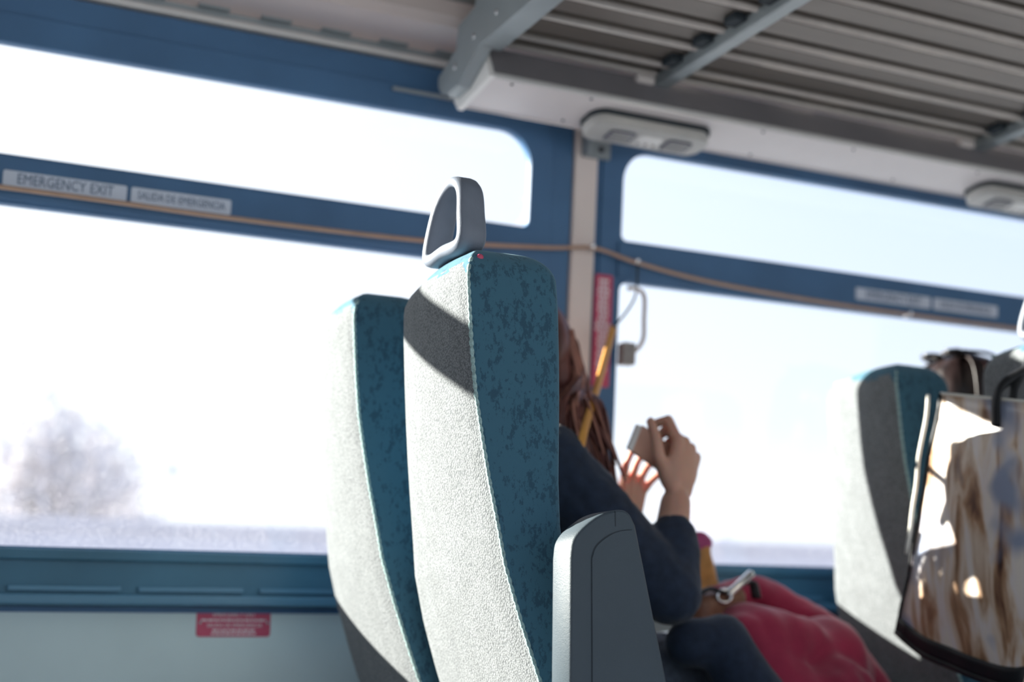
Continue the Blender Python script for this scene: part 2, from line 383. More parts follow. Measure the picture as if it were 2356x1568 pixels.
struct(box('added_wall_rear', (XR-0.05, -0.7, 0.0), (XR, 2.80, 2.0), 'floor_grey'), 'unseen rear end panel of the bus, added to shut out sky light')  # unseen end wall added to cut the ambient light inside
struct(box('added_wall_front', (XF, -0.7, 0.0), (XF+0.05, 2.80, 2.0), 'floor_grey'), 'unseen front end panel of the bus, added to shut out sky light')  # unseen front closure, added to lower the interior fill
def window(n, a, b):
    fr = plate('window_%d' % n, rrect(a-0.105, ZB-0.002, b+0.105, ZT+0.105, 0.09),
               [rrect(a, ZD1, b, ZT, [0.072, 0.072, 0.014, 0.014]), rrect(a, ZB+0.004, b, ZD0, [0.022, 0.022, 0.04, 0.04])], 0.001, 0.018, 'frame_glare_blue', mapf=W, bevel=0.002)
    struct(fr, 'side window with a narrow upper pane and a tall lower pane in a dark frame coloured with blue glare')
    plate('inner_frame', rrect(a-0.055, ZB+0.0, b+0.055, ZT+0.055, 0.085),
          [rrect(a, ZD1, b, ZT, [0.072, 0.072, 0.014, 0.014]), rrect(a, ZB+0.004, b, ZD0, [0.022, 0.022, 0.04, 0.04])], 0.018, 0.024, 'frame_glare_blue', fr, mapf=W, bevel=0.002)
    box('divider', (a-0.01, ZD0+0.006, 0.024), (b+0.01, ZD1-0.006, 0.030), 'frame_glare_blue', fr, bevel=0.002, mapf=W)
    plate('upper_pane', rrect(a-0.004, ZD1-0.004, b+0.004, ZT+0.004, 0.07), [], -0.012, -0.006, 'glass', fr, mapf=W)
    plate('lower_pane', rrect(a-0.004, ZB, b+0.004, ZD0+0.004, 0.03), [], -0.012, -0.006, 'glass', fr, mapf=W)
for i, n in ((1, 1), (2, 2), (0, 3), (3, 4)): window(n, *WIN[i])

# sill below the windows: ledge, deep blue band, vent strip with dividers, bottom lip
sill = struct(box('trim_1', (XR, 0.671, 0.0), (XF, 0.773, 0.022), 'sill_blue', mapf=W, bevel=0.002), 'dark blue sill band under the windows with an air vent strip')
box('ledge', (XR, 0.752, 0.022), (XF, 0.772, 0.034), 'sill_blue', sill, mapf=W, bevel=0.003)
box('lip', (XR, 0.673, 0.022), (XF, 0.692, 0.036), 'vent_light', sill, mapf=W, bevel=0.004)
vx = -2.9
while vx < 4.6:
    box('vent_slat', (vx+0.012, 0.697, 0.022), (vx+0.212, 0.707, 0.030), 'vent_light', sill, mapf=W, bevel=0.002); vx += 0.231
# pillar covers between the windows
for k, (a, b) in enumerate(((1.352, 1.585), (-0.99, -0.75))):
    x0 = a+0.109 if k == 0 else a+0.09
    struct(box('trim_%d' % (k+2), (x0, 0.69, 0.0), (x0+0.058, 1.80, 0.022), 'pillar_beige', mapf=W, bevel=0.004), 'beige pillar cover between two windows' if k == 0 else 'beige pillar cover further back')
struct(box('trim_4', (1.02, 1.722, 0.024), (1.25, 1.729, 0.034), 'bracket_grey', mapf=W, bevel=0.002), 'thin grey strip on the window header under the rack end')

# ceiling and cove
def extr(name, prof, x0, x1, matname, parent=None, label=None):
    n = len(prof); V = [Vector((x0, p[0], p[1])) for p in prof]+[Vector((x1, p[0], p[1])) for p in prof]
    F = [(i, (i+1) % n, n+(i+1) % n, n+i) for i in range(n)]+[tuple(range(n-1, -1, -1)), tuple(range(n, 2*n))]
    return obj(name, V, F, matname, parent, False, label)
ceil = struct(extr('ceiling', [(2.64, 1.87), (2.47, 1.885), (2.25, 1.935), (1.7, 1.985), (0.4, 1.985), (-0.65, 1.95), (-0.65, 2.02), (1.2, 2.05), (2.66, 2.0)], XR, XF, 'ceiling_grey'), 'grey ceiling of the bus')
cove = extr('cove_panel', [(2.612, 1.825), (2.49, 1.842), (2.478, 1.832), (2.466, 1.85), (2.47, 1.89), (2.63, 1.88)], XR, XF, 'cove_beige', ceil)
extr('cove_trim', [(2.612, 1.796), (2.596, 1.797), (2.593, 1.806), (2.598, 1.812), (2.63, 1.815)], XR, XF, 'trim_light', ceil)
extr('cove_band', [(2.607, 1.811), (2.604, 1.827), (2.63, 1.83), (2.63, 1.811)], XR, XF, 'bracket_grey', ceil)
sx = -0.4
while sx < 1.3:
    box('vent_slot', (sx, 2.586, 1.824), (sx+0.062, 2.606, 1.834), 'bracket_grey', ceil, bevel=0.001); sx += 0.1265

# ---------------------------------------------------------------- luggage rack
XE = 1.129
A, B, Cc = (2.391, 1.756), (2.361, 1.691), (2.500, 1.673)
rack = thing('luggage_rack', (2.3, 2.39, 1.70), 'overhead luggage rack of slatted aluminium above the windows', 'luggage rack')
extr('console', [A, B, Cc, (2.515, 1.69), (2.515, 1.75)], XE+0.012, 5.0, 'panel_white', rack, 'pale underside panel of the rack')
extr('fascia', [(A[0]-0.001, A[1]+0.004), (B[0]-0.001, B[1]+0.006), (B[0]-0.006, B[1]+0.006), (A[0]-0.006, A[1]+0.004)], XE+0.012, 5.0, 'fascia_grey', rack, 'grey sloping face of the rack')
tube('edge_bead', [(XE+0.01, B[0]-0.001, B[1]+0.001), (5.0, B[0]-0.001, B[1]+0.001)], 0.006, 'trim_light', rack)
tube('edge_bead', [(XE+0.01, Cc[0]-0.002, Cc[1]+0.001), (5.0, Cc[0]-0.002, Cc[1]+0.001)], 0.004, 'panel_white', rack)
extr('end_cap', [(A[0]-0.004, A[1]+0.004), (B[0]-0.008, B[1]-0.004), (Cc[0]+0.004, Cc[1]-0.006), (2.522, 1.69), (2.522, 1.752)], XE, XE+0.012, 'endcap_white', rack, 'white triangular end cap of the rack')
ys = [2.386, 2.337, 2.233, 2.139, 2.030, 1.925, 1.82, 1.715, 1.62]
for i in range(len(ys)-1):
    y0, y1 = ys[i], ys[i+1]
    prof = [(y0, 1.776), (y0-0.016, 1.776), (y0-0.018, 1.786), (y0-0.030, 1.786), (y0-0.032, 1.774), (y1+0.014, 1.774), (y1+0.012, 1.770), (y1+0.008, 1.770), (y1+0.008, 1.800), (y0, 1.800)]
    sl_ = extr('slat', prof, XE+0.02, 5.0, 'slat_alu', rack)
    tube('bead', [(XE+0.02, y0-0.008, 1.771), (5.0, y0-0.008, 1.771)], 0.0075, 'bead_alu', sl_)
# bracket arms: a side plate plus a flange underneath
def bracket(x, w=0.032):
    b = box('bracket', (x, 1.60, 1.744), (x+w, 2.400, 1.772), 'bracket_grey', rack, bevel=0.003)
    for yy in (2.30, 2.19, 2.08, 1.97):
        box('spacer', (x-0.028, yy-0.028, 1.758), (x, yy+0.012, 1.776), 'rubber_dark', b, bevel=0.004)
    box('foot', (x-0.05, 2.368, 1.744), (x-0.004, 2.398, 1.764), 'latch_white', b, bevel=0.006)
bracket(1.526); bracket(2.415); bracket(3.30)
eb_prof = [(2.490, 1.690), (2.520, 1.702), (2.535, 1.722), (2.535, 1.742), (2.489, 1.757), (2.446, 1.772), (2.436, 1.817), (2.36, 1.826), (2.34, 1.875), (1.60, 1.90), (1.60, 1.744), (2.10, 1.740), (2.335, 1.738), (2.44, 1.692)]
eb = extr('end_bracket', eb_prof, XE-0.030, XE-0.024, 'bracket_grey', rack, 'grey plate bracket closing the rack end')
box('flange', (XE-0.024, 1.60, 1.739), (XE+0.022, 2.350, 1.745), 'bracket_grey', eb, bevel=0.001)
extr('flange', [(2.335, 1.738), (2.44, 1.691), (2.495, 1.688), (2.498, 1.693), (2.442, 1.697), (2.338, 1.744)], XE-0.024, XE-0.002, 'bracket_grey', eb)
for yy, zz in ((2.45, 1.735), (2.36, 1.765), (2.26, 1.775), (2.12, 1.775), (1.95, 1.775)):
    V, F = ell_geo((XE-0.031, yy, zz), (0.003, 0.006, 0.006), None, 10, 6); obj('rivet', V, F, 'metal_bright', eb, True)
# the bracket that ties the rack to the pillar
pb = box('pillar_bracket', (1.478, 1.652, 0.022), (1.545, 1.76, 0.030), 'bracket_grey', rack, bevel=0.002, mapf=W)
box('side_flange', (1.474, 1.652, 0.022), (1.484, 1.74, 0.055), 'bracket_grey', pb, bevel=0.002, mapf=W)
for zz in (1.672, 1.718):
    V, F = ell_geo(W(1.520, zz, 0.031), (0.007, 0.003, 0.007), None, 10, 6); obj('bolt', V, F, 'rubber_dark', pb, True)
# screws along the pale panel
uy = Vector((0, Cc[0]-B[0], Cc[1]-B[1])).normalized(); un = Vector((0, uy.z, -uy.y))
def CM(u, v, w_): return Vector((u, B[0], B[1]))+uy*v+un*w_
for k, (u, v) in enumerate([(1.19, 0.018), (1.36, 0.120), (1.37, 0.016), (1.80, 0.018), (1.84, 0.122), (2.05, 0.020), (2.25, 0.120), (2.42, 0.018), (1.62+1.2, 0.12)]):
    V, F = ell_geo(CM(u, v, 0.001), (0.0035, 0.0035, 0.002), None, 8, 6); obj('screw', V, F, 'rubber_dark', rack, True)

def reading_light(x0, label):
    t = thing('reading_light', CM(x0+0.145, 0.085, 0.0), label, 'reading light', 'reading lights under the rack')
    L = 0.29
    plate('gasket', rrect(x0-0.004, 0.040, x0+L+0.004, 0.132, 0.034), [], 0.0, 0.008, 'rubber_dark', t, mapf=CM)
    h = plate('housing', rrect(x0, 0.046, x0+L, 0.131, 0.032), [], 0.006, 0.030, 'lamp_grey', t, mapf=CM, bevel=0.005)
    for u in (x0+0.05, x0+0.190):
        p = plate('air_vent', rrect(u, 0.068, u+0.062, 0.116, 0.010), [], 0.029, 0.033, 'lamp_vent', t, mapf=CM)
        for q in range(4): box('vent_blade', (u+0.006, 0.074+q*0.011, 0.033), (u+0.056, 0.078+q*0.011, 0.0345), 'lamp_grey', p, mapf=CM)
    plate('lamp_lens', rrect(x0+0.122, 0.070, x0+0.180, 0.112, 0.012), [], 0.029, 0.033, 'endcap_white', t, mapf=CM)
    for u in (x0+0.132, x0+0.151, x0+0.170):
        V, F = ell_geo(CM(u, 0.104, 0.033), (0.005, 0.005, 0.003), None, 10, 6); obj('button', V, F, 'latch_grey', t, True)
reading_light(1.398, 'grey oval reading light console above the pillar, nearest along the rack')
reading_light(2.470, 'grey oval reading light console further along the rack, cut by the right edge')

# ---------------------------------------------------------------- signs
def sticker(x0, x1, z0, z1, s, label, size, d=0.030, width=None):
    t = plate('exit_sticker', rrect(x0, z0, x1, z1, 0.004), [], d, d+0.0012, 'sticker_white', None, mapf=W)
    tag(t, label, 'sticker', 'bilingual exit stickers')
    text('lettering', s, size, (x0+x1)/2, (z0+z1)/2, d+0.0016, 'sticker_ink', t, W, width)
sticker(0.278, 0.500, 1.418, 1.447, 'EMERGENCY EXIT', 'pale EMERGENCY EXIT sticker on the divider of the nearer window', 0.027, width=0.172)
sticker(0.508, 0.700, 1.418, 1.447, 'SALIDA DE EMERGENCIA', 'pale SALIDA DE EMERGENCIA sticker on the divider of the nearer window', 0.021, width=0.168)
sticker(2.242, 2.478, 1.414, 1.443, 'EMERGENCY EXIT', 'pale EMERGENCY EXIT sticker on the divider of the farther window', 0.027, width=0.172)
sticker(2.488, 2.702, 1.414, 1.443, 'SALIDA DE EMERGENCIA', 'pale SALIDA DE EMERGENCIA sticker on the divider of the farther window', 0.021, width=0.168)
def LP(x, z, d): return Vector((x, 2.735-d, z))
rs = plate('instruction_sign', rrect(0.697, 0.616, 0.842, 0.668, 0.006), [], 0.0, 0.0015, 'sign_red', None, mapf=LP)
tag(rs, 'small red exit instruction sign on the wall panel below the sill', 'sign')
text('lettering', 'EMERGENCY EXIT', 0.011, 0.770, 0.657, 0.002, 'sign_ink', rs, LP, 0.083)
text('lettering', 'SALIDA DE EMERGENCIA', 0.010, 0.771, 0.637, 0.002, 'sign_ink', rs, LP, 0.108)
for z, a, b in ((0.647, 0.706, 0.833), (0.628, 0.728, 0.812), (0.6215, 0.726, 0.813)):   # lines too small to read
    x = a; r = random.Random(int(z*1000))
    while x < b:
        l = r.uniform(0.004, 0.011); box('fine_print', (x, z-0.0016, 0.0015), (min(x+l, b), z+0.0016, 0.0022), 'sign_ink', rs, mapf=LP); x += l+0.002
for x in (0.704, 0.836):
    V, F = ell_geo(LP(x, 0.642, 0.002), (0.003, 0.002, 0.003), None, 8, 6); obj('screw', V, F, 'metal_bright', rs, True)
vs_ = plate('release_sign', rrect(1.522, 1.150, 1.566, 1.397, 0.005), [], 0.024, 0.0255, 'sign_red', None, mapf=W)
tag(vs_, 'tall narrow red instruction sign beside the pillar, lines of white print', 'sign')
r = random.Random(9); z = 1.384
while z > 1.185:
    big = abs(z-1.285) < 0.012
    a = 1.522+(0.004 if big else r.uniform(0.007, 0.012)); b = 1.566-(0.004 if big else r.uniform(0.007, 0.012)); x = a
    while x < b:
        l = r.uniform(0.005, 0.010); box('fine_print', (x, z-0.0034, 0.0255), (min(x+l, b), z+0.0034, 0.0262), 'sign_ink', vs_, mapf=W); x += l+0.002
    z -= 0.0108

# ---------------------------------------------------------------- pull cord, clips and window release
cpts = [W(-2.8, 1.40, 0.050), W(-1.0, 1.402, 0.050), W(0.28, 1.409, 0.050), W(0.68, 1.407, 0.050), W(1.08, 1.412, 0.050), W(1.38, 1.432, 0.050), W(1.50, 1.445, 0.050), W(1.61, 1.426, 0.050), W(1.80, 1.405, 0.050), W(2.10, 1.392, 0.050), W(2.39, 1.388, 0.050), W(2.80, 1.388, 0.050), W(3.6, 1.400, 0.050), W(5.0, 1.402, 0.050)]
cord = tag(tube('pull_cord', catmull(cpts, 8), 0.0046, 'cord_ochre', None, 8), 'ochre pull cord strung along the windows', 'cord')
for k, (x, z) in enumerate(((1.497, 1.447), (1.612, 1.428), (2.395, 1.390))):
    t = box('clip', (x-0.006, z-0.005, 0.030), (x+0.006, z+0.006, 0.056), 'metal_bright', cord, bevel=0.003, mapf=W)
lt = thing('window_release', W(1.60, 1.20, 0.045), 'white loop handle with a grey block hanging at the window edge beside the red sign', 'latch')
tube('wire', catmull([W(1.613, 1.424, 0.050), W(1.611, 1.36, 0.052), W(1.590, 1.32, 0.058), (1.540, 2.59, 1.268)], 6), 0.0025, 'rubber_dark', lt, 6)
loop = [W(1.588, 1.365, 0.055), W(1.610, 1.366, 0.055), W(1.630, 1.352, 0.055), W(1.632, 1.300, 0.055), W(1.631, 1.255, 0.055), W(1.608, 1.228, 0.055), W(1.588, 1.245, 0.055)]
tube('handle_loop', catmull(loop, 6), 0.0052, 'latch_white', lt, 8)
box('latch_block', (1.578, 1.198, 0.035), (1.612, 1.246, 0.060), 'latch_grey', lt, bevel=0.003, mapf=W)
tag(tube('hanging_strap', catmull([(1.540, 2.590, 1.268), (1.491, 2.530, 1.209), (1.379, 2.380, 1.099), (1.265, 2.230, 0.990), (1.237, 2.200, 0.945)], 8), 0.0085, 'strap_orange', None, 8, flat=(Vector((0, 1, 0)), 0.35)), 'orange strap slanting down from the window latch towards the woman', 'strap')

# ---------------------------------------------------------------- seats
# backrest profile, from the bottom: height, rear seam x, front x, width across
PROF = [(0.40, 0.975, 1.060, 0.445), (0.50, 0.942, 1.025, 0.440), (0.568, 0.916, 0.998, 0.432), (0.640, 0.890, 0.978, 0.420), (0.712, 0.867, 0.965, 0.398), (0.770, 0.855, 0.958, 0.375),
        (0.829, 0.842, 0.956, 0.352), (0.888, 0.831, 0.957, 0.333), (0.948, 0.821, 0.958, 0.314), (1.008, 0.815, 0.958, 0.305), (1.070, 0.811, 0.957, 0.300), (1.105, 0.809, 0.955, 0.296)]
YA = 1.75; AL = math.radians(4)
def lerp_prof(z):
    for p, q in zip(PROF, PROF[1:]):
        if p[0] <= z <= q[0]:
            k = (z-p[0])/(q[0]-p[0]); return [p[i]+(q[i]-p[i])*k for i in range(1, 4)]
    return list(PROF[-1][1:]) if z > PROF[-1][0] else list(PROF[0][1:])
def seat_section(xs, xf, wd, inset=0.0, r=(0.006, 0.035, 0.030, 0.022)):
    """cross-section loop: rear aisle seam, rear window corner, front window corner, front aisle corner (all rounded)"""
    c = [Vector((xs, YA)), Vector((xs+wd*math.tan(AL), YA+wd)), Vector((xf+0.012, YA+wd)), Vector((xf, YA))]
    ctr = sum(c, Vector((0, 0)))/4
    c = [p+Vector((math.copysign(min(inset, abs(ctr.x-p.x)*0.98), ctr.x-p.x), math.copysign(min(inset, abs(ctr.y-p.y)*0.9), ctr.y-p.y))) for p in c]
    out = []
    for i in range(4):
        p, a, b = c[i], c[i-1], c[(i+1) % 4]
        ri = r[i]*max(0.3, 1-inset*8)
        u, v = (a-p).normalized(), (b-p).normalized()
        for k in range(6):
            t = k/5; q0, q2 = p+u*ri, p+v*ri
            out.append(q0*(1-t)**2+p*2*t*(1-t)+q2*t*t)
        for k in range(1, 8):
            t = k/8; m_ = (p+v*ri)*(1-t)+(b-v*r[(i+1) % 4])*t
            if i == 0: m_ += Vector((-0.012*math.sin(math.pi*t), 0))     # slightly bowed rear
            if i == 2: m_ += Vector((-0.012*math.sin(math.pi*t), 0))     # slightly dished front
            out.append(m_)
    return out
def make_seat(aisle, label):
    root = thing('coach_seat', (0.98, 1.97, 0.0), label, 'seat', 'coach seats in pairs by the window wall')
    rings = []
    for p in PROF: rings.append((p[0], seat_section(*p[1:])))
    ztop, rr_ = 1.163, 0.052
    for k in range(1, 9):
        th = math.radians(88*k/8); z = ztop-rr_+rr_*math.sin(th)
        rings.append((z, seat_section(0.808-0.002*k*0.5, 0.955, 0.295, rr_*(1-math.cos(th)))))
    n = len(rings[0][1]); V = []; F = []
    for z, sec in rings:
        for q in sec: V.append(Vector((q.x, q.y, z)))
    for i in range(len(rings)-1):
        for k in range(n):
            l = (k+1) % n; F.append((i*n+k, i*n+l, (i+1)*n+l, (i+1)*n+k))
    F.append(tuple(range(n-1, -1, -1))); F.append(tuple((len(rings)-1)*n+k for k in range(n)))
    bk = obj('backrest', V, F, 'teal_fleck', root, True, 'teal fabric with dark flecks')
    # light knitted panel over the rear face
    V = []; F = []; zs = [0.41+i*(1.150-0.41)/54 for i in range(55)]; nu = 16
    for z in zs:
        xs, xf, wd = lerp_prof(z); ins = rr_*(1-math.sqrt(max(0, 1-((max(z, ztop-rr_)-(ztop-rr_))/rr_)**2)))
        for j in range(nu+1):
            u = 0.012+(0.985-0.012)*j/nu
            off = 0.0035+0.0125*math.sin(math.pi*u)-0.010*max(0, (u-0.90)/0.085)**2
            V.append(Vector((xs+u*wd*math.tan(AL)-off+ins+(0.004 if j in (0, nu) else 0), YA+ins*(1-2*u)+u*wd, z)))
    for i in range(len(zs)-1):
        for j in range(nu): F.append((i*(nu+1)+j, i*(nu+1)+j+1, (i+1)*(nu+1)+j+1, (i+1)*(nu+1)+j))
    pn = obj('back_panel', V, F, 'knit_grey', bk, True, 'light grey knitted rear panel')
    # beaded piping along the aisle-side rear seam and over the top of the panel
    path = []; rads = []
    z = 0.41; k = 0
    while z < 1.146:
        xs, xf, wd = lerp_prof(z); ins = rr_*(1-math.sqrt(max(0, 1-((max(z, ztop-rr_)-(ztop-rr_))/rr_)**2))); path.append(Vector((xs+0.0005+ins, YA+0.0035+ins, z))); rads.append(0.0036 if k % 3 else 0.0022); z += 0.004; k += 1
    for i in range(1, 24):
        u = i/24; xs, xf, wd = lerp_prof(1.1); path.append(Vector((0.826+u*wd*math.tan(AL)-0.010*math.sin(math.pi*u), YA+0.019+u*(wd-0.036), 1.150))); rads.append(0.003 if i % 3 else 0.002)
    tube('seam_piping', path, rads, 'piping_teal', bk, 6)
    # cushion, base and pedestal (below the frame of the photo)
    cu = blob('seat_cushion', [('c', (1.02, YA+0.06, 0.41), 0.055, (1.42, YA+0.06, 0.43), 0.055), ('c', (1.02, YA+0.38, 0.41), 0.055, (1.42, YA+0.38, 0.43), 0.055), ('e', (1.22, YA+0.22, 0.41), (0.26, 0.20, 0.065))], 0.012, 'teal_fleck', root, 6)
    box('seat_base', (1.0, YA+0.02, 0.29), (1.42, YA+0.42, 0.36), 'seat_shell', root, bevel=0.01)
    for yy in (YA+0.06, YA+0.36): box('leg', (1.15, yy, 0.0), (1.23, yy+0.03, 0.30), 'seat_shell', root, bevel=0.004)
    if aisle:
        # grab loop on the aisle shoulder: a wide band bent into a D
        pts = [(0.829, 1.792, 1.172), (0.829, 1.790, 1.215), (0.830, 1.798, 1.251), (0.831, 1.828, 1.271), (0.830, 1.866, 1.258), (0.829, 1.893, 1.226), (0.828, 1.908, 1.172), (0.828, 1.850, 1.170)]
        cen = catmull(pts, 7, True); V = []; F = []; m_ = len(cen); cm = sum(cen, Vector())/m_
        sec = [(math.copysign(abs(math.cos(a))**0.55, math.cos(a)), math.copysign(abs(math.sin(a))**0.8, math.sin(a))) for a in [2*math.pi*q/14 for q in range(14)]]
        for i, p in enumerate(cen):
            t = (cen[(i+1) % m_]-cen[i-1]).normalized(); o = Vector((1, 0, 0)).cross(t).normalized()
            dz = max(0.0, (p.z-1.16)/0.1); hw = 0.020+0.003*(1-dz)
            for s_, q in sec: V.append(p+Vector((1, 0, 0))*(s_*hw)+o*(q*(0.0090+0.002*(1-dz))))
        for i in range(m_):
            j = (i+1) % m_
            for q in range(14): F.append((i*14+q, i*14+(q+1) % 14, j*14+(q+1) % 14, j*14+q))
        obj('grab_handle', V, F, 'plastic_handle', root, True, 'dark grey plastic grab loop')
        # raised armrest on the aisle side
        kA = 1.635/1.69
        def AM(u, v, w_): return Vector((u*kA, 1.687-w_, 0.62+(v-0.62)*kA))
        out = [(0.928, 0.36), (0.934, 0.722)]+[(q.x, q.y) for q in catmull([(0.934, 0.722), (0.938, 0.744), (0.953, 0.762), (0.980, 0.780), (1.008, 0.788), (1.026, 0.785), (1.037, 0.768)], 5)][1:]+[(1.125, 0.36)]
        ar = plate('armrest', out, [], 0.0, 0.052, 'plastic_arm', root, mapf=AM, bevel=0.004)
        inn = [(0.962, 0.37), (0.965, 0.722)]+[(q.x, q.y) for q in catmull([(0.965, 0.722), (0.972, 0.738), (0.992, 0.753), (1.012, 0.760), (1.030, 0.762)], 4)][1:]+[(1.112, 0.37)]
        plate('groove', inn, [], 0.0515, 0.0525, 'plastic_groove', ar, mapf=AM)
        inn2 = [(p[0]+0.0013 if p[0] < 1.0 else p[0], p[1]-0.0013) for p in inn]
        plate('side_cover', inn2, [], 0.052, 0.0535, 'plastic_arm', ar, mapf=AM)
        box('joint', (1.0035, 0.765, 0.0515), (1.0048, 0.786, 0.0525), 'plastic_groove', ar, mapf=AM)
    return root
def copy_tree(o, parent=None):
    c = o.copy(); COL.objects.link(c)
    if parent is not None:
        mi = o.matrix_parent_inverse.copy(); c.parent = parent; c.matrix_parent_inverse = mi
    for ch in o.children: copy_tree(ch, c)
    return c
s_aisle = make_seat(True, 'aisle seat in the middle, light grey knit rear panel, teal fleck side, grab loop')
s_win = make_seat(False, 'window seat behind the middle aisle seat, light grey knit rear panel in sun')
s_win.location = (0.975, 2.385, 0.030); s_win.scale = (1.0, 0.87, 1.0)
# s_win's parts were laid out about the seat origin; moving the empty carries them
s_win2 = copy_tree(s_win); s_win2.location = (2.143, 2.385, 0.006)
s_win2['label'] = 'window seat of the row ahead, half its grey rear panel in shade'
s_aisle2 = copy_tree(s_aisle); s_aisle2.location = (2.195, 1.97, 0.0)
s_aisle2['label'] = 'aisle seat of the row ahead, cut by the right edge, tote bag hung from it'

V, F = ell_geo((0.831, 1.7612, 1.1425), (0.0055, 0.003, 0.005), None, 10, 6); obj('thread_mark', V, F, 'sign_red', s_aisle.children[0], True, 'small red stitched mark')

# ---------------------------------------------------------------- people
def hand_pieces(wrist, d, n, s, curl, spread, k=1.0, thumb=None, left=False):
    """wrist, d = along the fingers, n = palm normal, s = towards the thumb; curl per finger (three joint angles)"""
    wrist, d, n, s = Vector(wrist), Vector(d).normalized(), Vector(n).normalized(), Vector(s).normalized()
    P = []
    kn = []
    for i, off in enumerate((0.030, 0.010, -0.010, -0.029)):
        q = wrist+d*((0.086, 0.090, 0.086, 0.077)[i]*k)+s*(off*k)-n*(0.002*k)
        kn.append(q)
        P.append(('c', wrist+d*0.012*k+s*(off*0.62*k), 0.0135*k, q, 0.0108*k))
    ln = ((0.042, 0.025, 0.020), (0.046, 0.029, 0.021), (0.043, 0.027, 0.021), (0.034, 0.020, 0.018))
    for i in range(4):
        p = kn[i]; ang = 0.0; dd = (d+s*spread[i]).normalized()
        for j in range(3):
            ang += math.radians(curl[i][j])
            v = dd*math.cos(ang)+n*math.sin(ang); q = p+v*(ln[i][j]*k)
            P.append(('c', p, (0.0094, 0.0086, 0.0078)[j]*k, q, (0.0086, 0.0078, 0.0066)[j]*k)); p = q
    tb = thumb or ((0.55, 0.75, 0.35), (0.85, 0.45, 0.25), (0.95, 0.1, 0.3))
    p = wrist+d*0.022*k+s*0.022*k+n*0.006*k
    for j, (a, b, c) in enumerate(tb):
        v = (d*a+s*b+n*c).normalized(); q = p+v*((0.044, 0.032, 0.026)[j]*k)
        P.append(('c', p, (0.0150, 0.0112, 0.0095)[j]*k, q, (0.0112, 0.0095, 0.0078)[j]*k)); p = q
    return P
def head_pieces(c, f, k=1.0):
    """head centred at c looking along f: skull, jaw, nose, brow, lips, chin, ears"""
    c, f = Vector(c), Vector(f).normalized(); z = Vector((0, 0, 1)); sd = z.cross(f).normalized(); u = f.cross(sd).normalized()
    rot = Matrix((f, sd, u)).transposed()
    P = [('e', c+u*0.022*k-f*0.010*k, (0.096*k, 0.075*k, 0.090*k), rot), ('e', c-u*0.035*k+f*0.018*k, (0.066*k, 0.060*k, 0.075*k), rot),
         ('e', c-u*0.092*k+f*0.048*k, (0.024*k, 0.024*k, 0.018*k), rot), ('c', c+u*0.006*k+f*0.082*k, 0.007*k, c-u*0.028*k+f*0.100*k, 0.011*k),
         ('c', c-u*0.058*k+f*0.076*k+sd*0.018*k, 0.007*k, c-u*0.058*k+f*0.076*k-sd*0.018*k, 0.007*k),
         ('c', c+u*0.022*k+f*0.078*k+sd*0.038*k, 0.010*k, c+u*0.022*k+f*0.078*k-sd*0.038*k, 0.010*k)]
    for q in (-1, 1): P.append(('e', c+sd*0.076*k*q-f*0.008*k-u*0.004*k, (0.018*k, 0.008*k, 0.030*k), rot))
    return P, f, sd, u
def eyes(c, f, sd, u, parent, k=1.0):
    for q in (-1, 1):
        V, F = ell_geo(Vector(c)+f*0.074*k+sd*0.031*k*q+u*0.004*k, (0.012*k, 0.012*k, 0.010*k), None, 12, 8); obj('eye', V, F, 'endcap_white', parent, True)
        V, F = ell_geo(Vector(c)+f*0.083*k+sd*0.031*k*q+u*0.003*k, (0.005*k, 0.005*k, 0.005*k), None, 10, 6); obj('iris', V, F, 'hair_dark', parent, True)
def strand_geo(pts, r, ns=5):
    p = catmull(pts, 5); n = len(p); return tube_geo(p, [r*(1.0-0.65*(i/(n-1))**2) for i in range(n)], ns)

# woman in the window seat of the nearer row
wm = thing('person', (1.30, 2.42, 0.0), 'woman in navy seated behind the middle aisle seat, long auburn hair, holding a card', 'person')
HD = Vector((1.250, 2.420, 1.135)); HF = Vector((0.62, 0.74, -0.22))
hp, f_, sd_, u_ = head_pieces(HD, HF)
SH, EL, WR = Vector((1.205, 2.255, 0.925)), Vector((1.390, 2.175, 0.690)), Vector((1.448, 2.215, 0.868))
SL, ELl, WRl = Vector((1.215, 2.585, 0.925)), Vector((1.40, 2.60, 0.735)), Vector((1.488, 2.455, 0.830))
body = hp+[('c', (1.222, 2.42, 0.960), 0.052, (1.240, 2.42, 1.06), 0.048),
    ('e', (1.175, 2.42, 0.83), (0.105, 0.165, 0.16)), ('c', SH+Vector((0, 0.03, 0)), 0.055, SL-Vector((0, 0.03, 0)), 0.055), ('e', (1.155, 2.42, 0.66), (0.105, 0.145, 0.14)), ('e', (1.16, 2.42, 0.54), (0.125, 0.165, 0.11)),
    ('c', SH, 0.050, EL, 0.038), ('c', EL, 0.040, WR-Vector((0.004, 0.002, 0.012)), 0.029), ('c', SL, 0.050, ELl, 0.038), ('c', ELl, 0.037, WRl, 0.025),
    ('c', (1.17, 2.345, 0.535), 0.080, (1.555, 2.325, 0.565), 0.056), ('c', (1.555, 2.325, 0.565), 0.054, (1.66, 2.31, 0.12), 0.040), ('c', (1.17, 2.495, 0.535), 0.080, (1.56, 2.51, 0.560), 0.056), ('c', (1.56, 2.51, 0.56), 0.054, (1.67, 2.51, 0.12), 0.040),
    ('c', (1.65, 2.31, 0.065), 0.040, (1.80, 2.30, 0.040), 0.032), ('c', (1.66, 2.51, 0.065), 0.040, (1.81, 2.52, 0.040), 0.032)]
